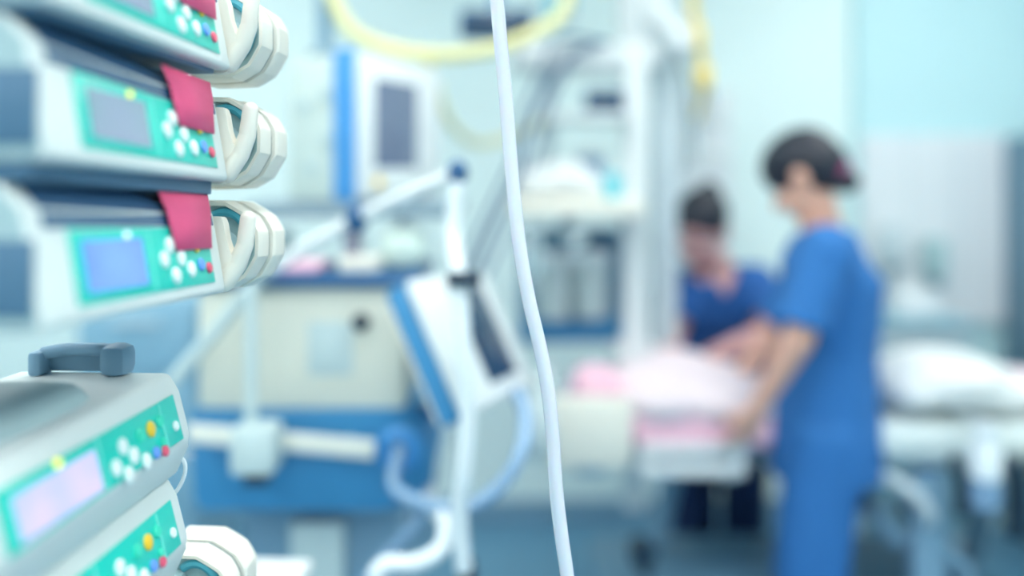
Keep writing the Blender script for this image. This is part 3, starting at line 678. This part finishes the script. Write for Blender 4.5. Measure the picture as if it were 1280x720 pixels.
o = at(745, 480, 2.42); fuse(MB().box((o.x, 2.38, MZ+.15), (.14, .16, .07), bev=.03).ell((o.x-.01, 2.38, MZ+.18), (.06, .07, .03)), 'pink_towel', M_pink, .008, None)
tag(bpy.data.objects['pink_towel'], 'folded pink towel over the cream end board of the bed', 'towel')
o = at(672, 520, 2.1)
wb = thing('white_bag', 'whitish plastic bag hung on the left of the cream end board', 'bag', o)
fuse(MB().ell(o+V((0, 0, -.02)), (.045, .04, .09)).ell(o+V((.01, .01, .06)), (.03, .03, .05)), 'bag_body', M_sheet2, .008, wb)
MB().tube([o+V((0, .02, .06)), o+V((.02, .06, .10)), o+V((.05, .12, .09)), o+V((.06, .13, .03))], .005).build('loop', M_white, wb)
# right part of the bed: pillow, folded sheets, draped cloth
fuse(MB().box((1.19, 2.42, .955), (.30, .40, .08), Matrix.Rotation(R(4), 3, 'Y'), .04).ell((1.17, 2.40, .985), (.17, .2, .06)).ell((1.05, 2.4, .95), (.08, .18, .06)), 'white_pillow', M_sheet, .01, None, 8)
tag(bpy.data.objects['white_pillow'], 'plump white pillow on the bed right of the standing nurse', 'pillow')
fuse(MB().box((1.25, 2.45, .845), (.66, .52, .09), bev=.03).ell((1.1, 2.25, .83), (.18, .05, .06)).ell((1.4, 2.26, .85), (.14, .06, .05)), 'folded_sheet', M_sheet2, .012, None, 6)
tag(bpy.data.objects['folded_sheet'], 'grey white folded sheet beneath the white pillow', 'sheet')
fuse(MB().box((1.62, 2.46, .87), (.42, .5, .13), Matrix.Rotation(R(6), 3, 'Y'), .05).ell((1.5, 2.4, .93), (.16, .2, .05)), 'pinkish_duvet', mat('pale_pink_linen', (236, 220, 226), .85, bump=.25, bscale=14), .012, None, 8)
tag(bpy.data.objects['pinkish_duvet'], 'pale pinkish duvet at the right edge of the bed', 'duvet')
rt = thing('side_trolley', 'teal trolley with a yellow wooden rim at the right edge', 'trolley', (1.5, 2.12, 0))
MB().box((1.55, 2.12, .775), (.5, .16, .022), bev=.004).build('wooden_rim', M_wood, rt, 'yellow wooden rim')
MB().box((1.56, 2.12, .42), (.44, .12, .68), bev=.01).build('cabinet_body', mat('teal_blue_laminate', (74, 140, 168), .5, var=.06, bscale=6), rt)
for k in range(3):
    d = MB().box((1.56, 2.055, .62-.2*k), (.41, .012, .18), bev=.004).build('drawer', mat('teal_drawer_front', (82, 150, 178), .5), rt)
    MB().tube([(1.49, 2.05, .66-.2*k), (1.49, 2.025, .66-.2*k), (1.63, 2.025, .66-.2*k), (1.63, 2.05, .66-.2*k)], .006, 8, smooth=False).build('handle', M_black, d)
for x in (1.38, 1.74): MB().lathe([(0, -.03), (.04, -.03), (.04, .03), (0, .03)], (x, 2.12, .04), frame((0, 0, 1), (1, 0, 0))).build('castor', M_rubber, rt)
o = at(1232, 596, 2.03); o = V((1.13, 2.06, 0))
# drainage set hanging under the bed's right part
a = at(1232, 545, 2.08)
ub = thing('drainage_bottle', 'white drainage bottle hung on the bed side near the right edge', 'bottle', a-V((0, 0, .12)))
MB().lathe([(.03, -.10), (.036, -.095), (.036, -.03), (.02, -.01), (.02, .0), (.026, .005), (.026, .03), (0, .032)], a, n=18).build('bottle_body', M_hosewhite, ub)
MB().lathe([(.032, -.17), (.036, -.165), (.034, -.10)], a, n=18).build('bottle_foot', M_clearblue, ub)
MB().tube([a+V((0, 0, .02)), a+V((0, .06, .03)), a+V((0, .13, .02))], .006).build('hanger', M_steel, ub)
a = at(1168, 575, 2.2)
dp = thing('blue_column', 'blue pedestal column with a dark top under the right of the bed', 'column', V((a.x, 2.24, 0)))
MB().box((a.x, 2.24, .40), (.085, .06, .74), bev=.012).build('post', M_bluegrey, dp)
MB().box((a.x, 2.24, .755), (.055, .05, .06), bev=.01).build('head', M_bluedk, dp)
MB().box((a.x, 2.24, .02), (.26, .2, .04), bev=.01).build('foot', M_bluegrey, dp)
for k, (x, y, w_, l) in enumerate([(1195, 612, 20, 'left of the two dark straps hanging under the bed'), (1262, 640, 22, 'right of the two dark straps hanging under the bed')]):
    a = at(x, 580, 2.19); b = at(x+6, y+32, 2.19)
    single('dark_strap', MB().tube([a+V((0, .06, .03)), a, a.lerp(b, .5)+V((.01, 0, 0)), b], w_/2*1.6e-3, 8), M_black, l, 'strap', 'dark straps under the bed')
for k, (p, m, r, l) in enumerate([
        ([at(1098, 590, 2.24), at(1125, 604, 2.2), at(1150, 625, 2.18), at(1160, 650, 2.2)], M_doorframe, .017, 'pale bent lever under the bed beside the standing nurse'),
        ([at(1096, 640, 2.3), at(1120, 672, 2.28), at(1150, 668, 2.28), at(1185, 690, 2.28), at(1215, 730, 2.28)], M_bluegrey, .024, 'blue grey bent lever under the bed beside the standing nurse')]):
    single('bed_lever', MB().tube([V((p[0].x, 2.42, p[0].z))]+p+[V((p[-1].x, 2.36, p[-1].z-.02))], r, 10), m, l, 'lever', 'levers under the bed')

# ------------------------------------------------------------------ tall locker at the right
dx = at(1256, 0, 3.8).x
lk = thing('tall_locker', 'tall blue grey locker at the right edge of the back wall', 'locker', (2.35, 3.6, 0))
MB().box((dx+.3, 3.61, .87), (.6, .40, 1.66), bev=.006).build('carcass', M_door, lk)
for k in range(2):
    d = MB().box((dx+.15+.3*k, 3.40, .9), (.29, .02, 1.56), bev=.003).build('door', M_door, lk)
    MB().rod((dx+.26+.08*k, 3.38, .85), (dx+.26+.08*k, 3.38, 1.05), .008).build('handle', M_steel, d)
MB().box((dx+.3, 3.62, .02), (.56, .36, .04)).build('plinth', M_grey, lk)
# ------------------------------------------------------------------ wash place on the back wall
wp = thing('wash_counter', 'grey blue counter with white doors against the back wall', 'counter', (1.85, 3.55, 0))
ca, cb = at(1078, 0, 3.45).x, at(1222, 0, 3.45).x
zc2 = at(0, 402, 3.45).z
MB().box(((ca+cb)/2, 3.63, zc2-.02), (cb-ca, .36, .04), bev=.006).build('worktop', M_counter, wp)
MB().box(((ca+cb)/2, 3.65, zc2/2-.02), (cb-ca-.02, .32, zc2-.06), bev=.004).build('carcass', M_cab, wp)
for k in range(2):
    xx = ca+(cb-ca)*(k+.5)/2
    d = MB().box((xx, 3.485, zc2/2), ((cb-ca)/2-.02, .016, zc2-.2), bev=.003).build('door', M_counter, wp)
    MB().rod((xx+.08*(1-2*k), 3.47, zc2-.3), (xx+.08*(1-2*k), 3.47, zc2-.2), .006).build('handle', M_steel, d)
xx = (ca+cb)/2+.02
MB().tube([(xx, 3.74, zc2), (xx, 3.74, zc2+.2), (xx, 3.66, zc2+.24), (xx, 3.6, zc2+.2)], .011).build('tap', M_steel, wp)
for k, (x, y, l, m) in enumerate([(1112, 305, 'pale grey soap dispenser on the white cladding, left one', M_doorframe), (1167, 322, 'grey soap dispenser on the white cladding, right one', M_tealgrey)]):
    p = at(x, y, 3.76); s = thing('soap_dispenser', l, 'dispenser', p-V((0, -.04, .1)), group='soap dispensers')
    MB().box(p, (.085, .1, .17), bev=.014).build('casing', m, s)
    MB().box(p+V((0, -.03, -.1)), (.05, .06, .03), bev=.008).build('lever', M_grey, s)
p = at(1140, 378, 3.66); s = thing('tissue_box', 'white tissue box standing on the wash counter', 'box', V((p.x, 3.64, zc2)))
MB().box((p.x, 3.64, zc2+.045), (.17, .11, .09), bev=.005).build('carton', M_cab, s)
MB().ell((p.x, 3.64, zc2+.095), (.04, .02, .03)).build('tissue', M_sheet, s)

# ------------------------------------------------------------------ people
def hand(mb, wrist, dirv, palm_n, thumb_side, curl=.5, L=.175):
    d = V(dirv).normalized(); pn = V(palm_n); pn = (pn-d*pn.dot(d)).normalized(); s = d.cross(pn).normalized()
    if s.dot(V(thumb_side)) < 0: s = -s
    w0 = V(wrist)
    for k in range(4): mb.cap(w0+s*(.012-.008*k), w0+d*.078+s*(.027-.018*k), .013, .0115, 10)
    for k, (ln, off) in enumerate([(.068, .028), (.076, .0095), (.07, -.009), (.055, -.027)]):
        p = w0+d*.08+s*off; q = p
        for j, fr in enumerate((.45, .32, .25)):
            a = curl*(j+.6); dd = (d*math.cos(a)+pn*math.sin(a)).normalized()
            q2 = q+dd*ln*fr; mb.cap(q, q2, .0095-.0008*j, .0088-.0008*j, 8); q = q2
    p = w0+d*.022+s*.024; dt = (d*.75+s*.6+pn*.3).normalized(); q = p+dt*.038
    mb.cap(p, q, .013, .0105, 8); mb.cap(q, q+(d*.95+s*.1+pn*.35).normalized()*.032, .0105, .0085, 8)
def head(body, root, c, fwd, up, skin, k=1.0):
    """adds skull, jaw, nose and ears to body; eyes, brows and lips as children. c is the centre of the skull"""
    f = V(fwd).normalized(); u = V(up); u = (u-f*u.dot(f)).normalized(); s = f.cross(u)
    Rm = Matrix((s, f, u)).transposed(); c = V(c)
    def P(a, b, z_): return c+s*a*k+f*b*k+u*z_*k
    body.ell(P(0, 0, .02), (.072*k, .092*k, .088*k), Rm); body.ell(P(0, .03, -.05), (.055*k, .06*k, .062*k), Rm)
    body.ell(P(0, .052, -.092), (.028*k, .028*k, .022*k), Rm)
    body.cap(P(0, .088, .0), P(0, .108, -.034), .008*k, .0135*k, 8)
    body.ell(P(0, .075, .018), (.05*k, .016*k, .012*k), Rm)
    for q in (-1, 1):
        body.ell(P(.074*q, -.005, -.012), (.012*k, .02*k, .032*k), Rm)
        body.ell(P(.036*q, .07, -.035), (.022*k, .018*k, .02*k), Rm)
    parts = []
    for q in (-1, 1):
        e = MB().ell(P(.03*q, .077, -.002), (.013*k, .0115*k, .009*k), Rm, 12, 8).build('eye', M_eye, root)
        MB().ell(P(.03*q, .086, -.004), (.0055*k, .0035*k, .0055*k), Rm, 10, 6).build('iris', M_iris, e)
        MB().tube([P(.014*q, .092, .018), P(.03*q, .092, .023), P(.048*q, .08, .017)], .0028*k, 6, 4).build('eyebrow', M_hair, root)
    MB().tube([P(-.022, .082, -.062), P(0, .092, -.059), P(.022, .082, -.062)], .0055*k, 8, 4).build('lips', M_lip, root)
    return P, Rm
class Torso:
    """elliptical rings (centre, half width, half depth) from hem to neck"""
    def __init__(s, rings, lf, fz): s.r = rings; s.l = lf.normalized(); s.f = fz.normalized()
    def add(s, mb, g=0.0, n=28):
        mb.loft([[c+s.l*math.cos(2*math.pi*k/n)*(a+g)+s.f*math.sin(2*math.pi*k/n)*(b_+g) for k in range(n)] for c, a, b_ in s.r])
    def outside(s, p, g):
        R_ = sorted(s.r, key=lambda q: q[0].z)
        for (c0, a0, b0), (c1, a1, b1) in zip(R_, R_[1:]):
            if c0.z <= p.z <= c1.z:
                t = (p.z-c0.z)/max(1e-6, c1.z-c0.z); d = p-c0.lerp(c1, t); a = a0+(a1-a0)*t+g; b_ = b0+(b1-b0)*t+g
                return (d.dot(s.l)/a)**2+(d.dot(s.f)/b_)**2 > 1
        return True
def sleeve_cut(tor, arms, q, g):
    def f(c):
        for s_, e_ in arms:
            d = e_-s_; t_ = (c-s_).dot(d)/d.length_squared
            if t_ > q and ((c-s_)-d*t_).length < .085 and tor.outside(c, g): return True
        return False
    return f
# --- standing nurse in front, seen from behind her left shoulder
n1 = thing('person', 'person standing in bright blue scrubs, back to us, black hair in a low bun', 'person', at(1015, 900, 2.27).xy.to_3d(), group='nurses at the bed')
fz = V((-.93, .37, 0)).normalized(); lf = V((-fz.y, fz.x, 0))       # facing, her left
if lf.y > 0: lf = -lf
pel = at(1032, 520, 2.30); che = at(1040, 360, 2.28); nb = at(1030, 284, 2.26)
shL = nb+lf*.155+V((0, 0, -.055))+fz*-.01; shR = nb-lf*.155+V((0, 0, -.055))+fz*.01
elL = at(998, 424, 2.09); wrL = at(948, 508, 2.17)
elR = at(968, 420, 2.46); wrR = at(925, 470, 2.42)
hpL, hpR = pel+lf*.085+V((0, 0, -.03)), pel-lf*.085+V((0, 0, -.03))
fl = V((hpL.x-.01, hpL.y, 0)); fr = V((hpR.x-.05, hpR.y+.03, 0))
knL = hpL.lerp(fl, .49)+fz*.03; knR = hpR.lerp(fr, .49)+fz*.03
hc = at(1008, 218, 2.25); hf = V((-.72, .56, -.55)); hu = V((-.3, .2, 1))
B = MB()
tor = Torso([(pel+V((0, 0, -.15)), .150, .122), (pel+V((0, 0, -.06)), .152, .122), (pel+V((0, 0, .03)), .146, .112), (pel.lerp(che, .5), .126, .098), (pel.lerp(che, .8), .136, .104),
             (che+V((0, 0, .02)), .142, .106), (nb+V((0, 0, -.09)), .14, .088), (nb+V((0, 0, -.045)), .115, .07), (nb+V((0, 0, -.01)), .06, .055)], lf, fz)
def torso(mb, g=0.0): tor.add(mb, g); mb.cap(shL, shR, .05+g, .05+g)
torso(B); B.cap(nb-V((0, 0, .03)), hc-V(hf).normalized()*.02+V((0, 0, -.06)), .055, .05)
for s_, e_, w_ in ((shL, elL, wrL), (shR, elR, wrR)): B.cap(s_, e_, .049, .037); B.cap(e_, w_, .038, .024)
hand(B, wrL, (wrL-elL)+V((0, 0, -.03)), (-.3, .6, -.3), (-1, .2, 0), .35)
hand(B, wrR, (wrR-elR)+V((-.05, 0, -.05)), (-.3, -.2, -.9), (0, -1, 0), .3)
for h_, k_, f_ in ((hpL, knL, fl), (hpR, knR, fr)):
    B.cap(h_, k_, .078, .055); B.cap(k_, f_+V((0, 0, .08)), .054, .036); B.cap(f_+V((0, 0, .05))-fz*.03, f_+V((0, 0, .035))+fz*.13, .036, .026)
P, Rm = head(B, n1, hc, hf, hu, M_skin)
fuse(B, 'body', M_skin, .0055, n1)
H_ = MB(); H_.ell(P(0, .0, .038), (.085, .105, .085), Rm); H_.ell(P(0, -.045, .005), (.08, .066, .08), Rm)
hair = fuse(H_, 'hair', M_hair, .006, n1, 2)
bn = P(.0, -.125, -.012)
b2 = at(1056, 227, 2.21)
MB().ell(b2, (.038, .036, .03)).ell(b2+V((-.02, .0, .0)), (.03, .03, .028)).build('bun', M_hair, hair)
tc = at(1046, 214, 2.2)
MB().lathe([(.02, -.012), (.036, -.01), (.040, 0), (.036, .01), (.02, .012)], tc, frame((0, 1, 0), b2-tc)).build('hair_tie', M_scrunchie, hair)
T = MB(); torso(T, .018)
arms = ((shL, elL), (shR, elR)); sc = sleeve_cut(tor, arms, .86, .034)
for s_, e_ in arms: T.cap(s_, s_.lerp(e_, 1.02), .064, .062)
def cut1(c):
    if c.z < pel.z-.145 or sc(c): return True
    d = (c-nb).dot((hc-nb).normalized())
    return d > .014 and (c-nb).length < .13 or (c-nb-fz*.075).length < .05
fuse(T, 'scrub_top', M_scrub, .007, n1, 14, cut1, .004, 'bright blue short sleeved scrub top')
T = MB(); T.ell(pel+V((0, 0, -.05)), (.16, .125, .13), frame(lf, (0, 0, 1)))
for h_, k_, f_ in ((hpL, knL, fl), (hpR, knR, fr)): T.cap(h_, k_, .098, .082); T.cap(k_, f_+V((0, 0, .05)), .082, .078)
fuse(T, 'scrub_trousers', M_scrub, .009, n1, 6, lambda c: c.z < .05 or c.z > pel.z+.02, .004, 'bright blue scrub trousers')
for f_ in (fl, fr):
    MB().ell(f_+V((0, 0, .038))+fz*.06, (.135, .05, .036), frame(fz, (0, 0, 1))).build('shoe', M_shoe, n1)

# --- nurse bending over the bed, facing us
n2 = thing('person', 'person in darker blue V neck scrubs facing us and bending over the bed', 'person', V((.68, 2.98, 0)), group='nurses at the bed')
pel = V((at(903, 0, 2.98).x, 3.05, .93)); nb = at(898, 336, 2.82); che = at(900, 395, 2.86)
shR = at(858, 362, 2.80); shL = at(944, 356, 2.80)
elL = at(966, 414, 2.66); wrL = at(893, 443, 2.56); elR = at(840, 418, 2.72); wrR = at(836, 448, 2.56)
lf = (shL-shR).normalized(); fz = V((-.1, -1, 0)).normalized()
hpL, hpR = pel+V((.085, 0, -.04)), pel+V((-.085, 0, -.04))
fl, fr = V((hpL.x+.0, 3.05, 0)), V((hpR.x-.0, 3.05, 0))
knL, knR = hpL.lerp(fl, .5)+V((0, -.03, 0)), hpR.lerp(fr, .5)+V((0, -.03, 0))
hc = at(876, 285, 2.74); hf = V((-.42, -.74, -.52)); hu = V((-.1, -.5, .9))
B = MB()
ax = (che-pel)
tor2 = Torso([(pel+V((0, 0, -.12)), .146, .115), (pel+V((0, 0, -.03)), .148, .115), (pel.lerp(che, .3), .132, .1), (pel.lerp(che, .6), .124, .096), (pel.lerp(che, .95), .14, .106),
              (che.lerp(nb, .4), .14, .095), (nb+V((0, .0, -.055)), .125, .075), (nb+V((0, 0, -.01)), .06, .055)], V((1, 0, 0)), V((0, -1, 0)))
def torso2(mb, g=0.0): tor2.add(mb, g); mb.cap(shL, shR, .05+g, .05+g)
torso2(B); B.cap(nb, hc+V((0, .03, -.05)), .052, .048)
for s_, e_, w_ in ((shL, elL, wrL), (shR, elR, wrR)): B.cap(s_, e_, .047, .037); B.cap(e_, w_, .038, .025)
hand(B, wrL, (wrL-elL)+V((0, -.02, -.02)), (0, -.3, -1), (-.2, -1, .2), .3)
hand(B, wrR, (wrR-elR)+V((.02, -.02, -.03)), (0, -.3, -1), (1, 0, 0), .3)
for h_, k_, f_ in ((hpL, knL, fl), (hpR, knR, fr)):
    B.cap(h_, k_, .076, .053); B.cap(k_, f_+V((0, 0, .08)), .052, .035); B.cap(f_+V((0, .03, .05)), f_+V((0, -.13, .035)), .036, .026)
P, Rm = head(B, n2, hc, hf, hu, M_skin2)
fuse(B, 'body', M_skin2, .0055, n2)
H_ = MB(); H_.ell(P(0, -.012, .045), (.083, .098, .082), Rm); H_.ell(P(0, -.055, .0), (.075, .055, .075), Rm)
hair = fuse(H_, 'hair', M_hair, .006, n2, 2)
b2 = at(886, 243, 2.80)
MB().ell(b2, (.042, .042, .045)).build('bun', M_hair, hair)
T = MB(); torso2(T, .018)
arms = ((shL, elL), (shR, elR)); sc2 = sleeve_cut(tor2, arms, .74, .034)
for s_, e_ in arms: T.cap(s_, s_.lerp(e_, .9), .063, .06)
def cut2(c):
    if c.z < pel.z-.11 or sc2(c): return True
    if (c-nb).dot((hc-nb).normalized()) > .035 and (c-nb).length < .12: return True
    dz = nb.z-c.z                                  # V neckline at the front
    return c.y < nb.y-.01 and -.05 < dz < .085 and abs(c.x-nb.x) < .046*(1-max(dz, 0)/.085)
fuse(T, 'scrub_top', M_scrub_dk, .007, n2, 14, cut2, .004, 'darker blue V neck scrub top')
T = MB(); T.ell(pel+V((0, 0, -.05)), (.155, .12, .13))
for h_, k_, f_ in ((hpL, knL, fl), (hpR, knR, fr)): T.cap(h_, k_, .092, .075); T.cap(k_, f_+V((0, 0, .05)), .075, .072)
fuse(T, 'scrub_trousers', M_trouser_dk, .009, n2, 6, lambda c: c.z < .05 or c.z > pel.z+.02, .004, 'dark navy trousers')
for f_ in (fl, fr): MB().ell(f_+V((0, -.06, .038)), (.05, .135, .036)).build('shoe', M_shoe, n2)
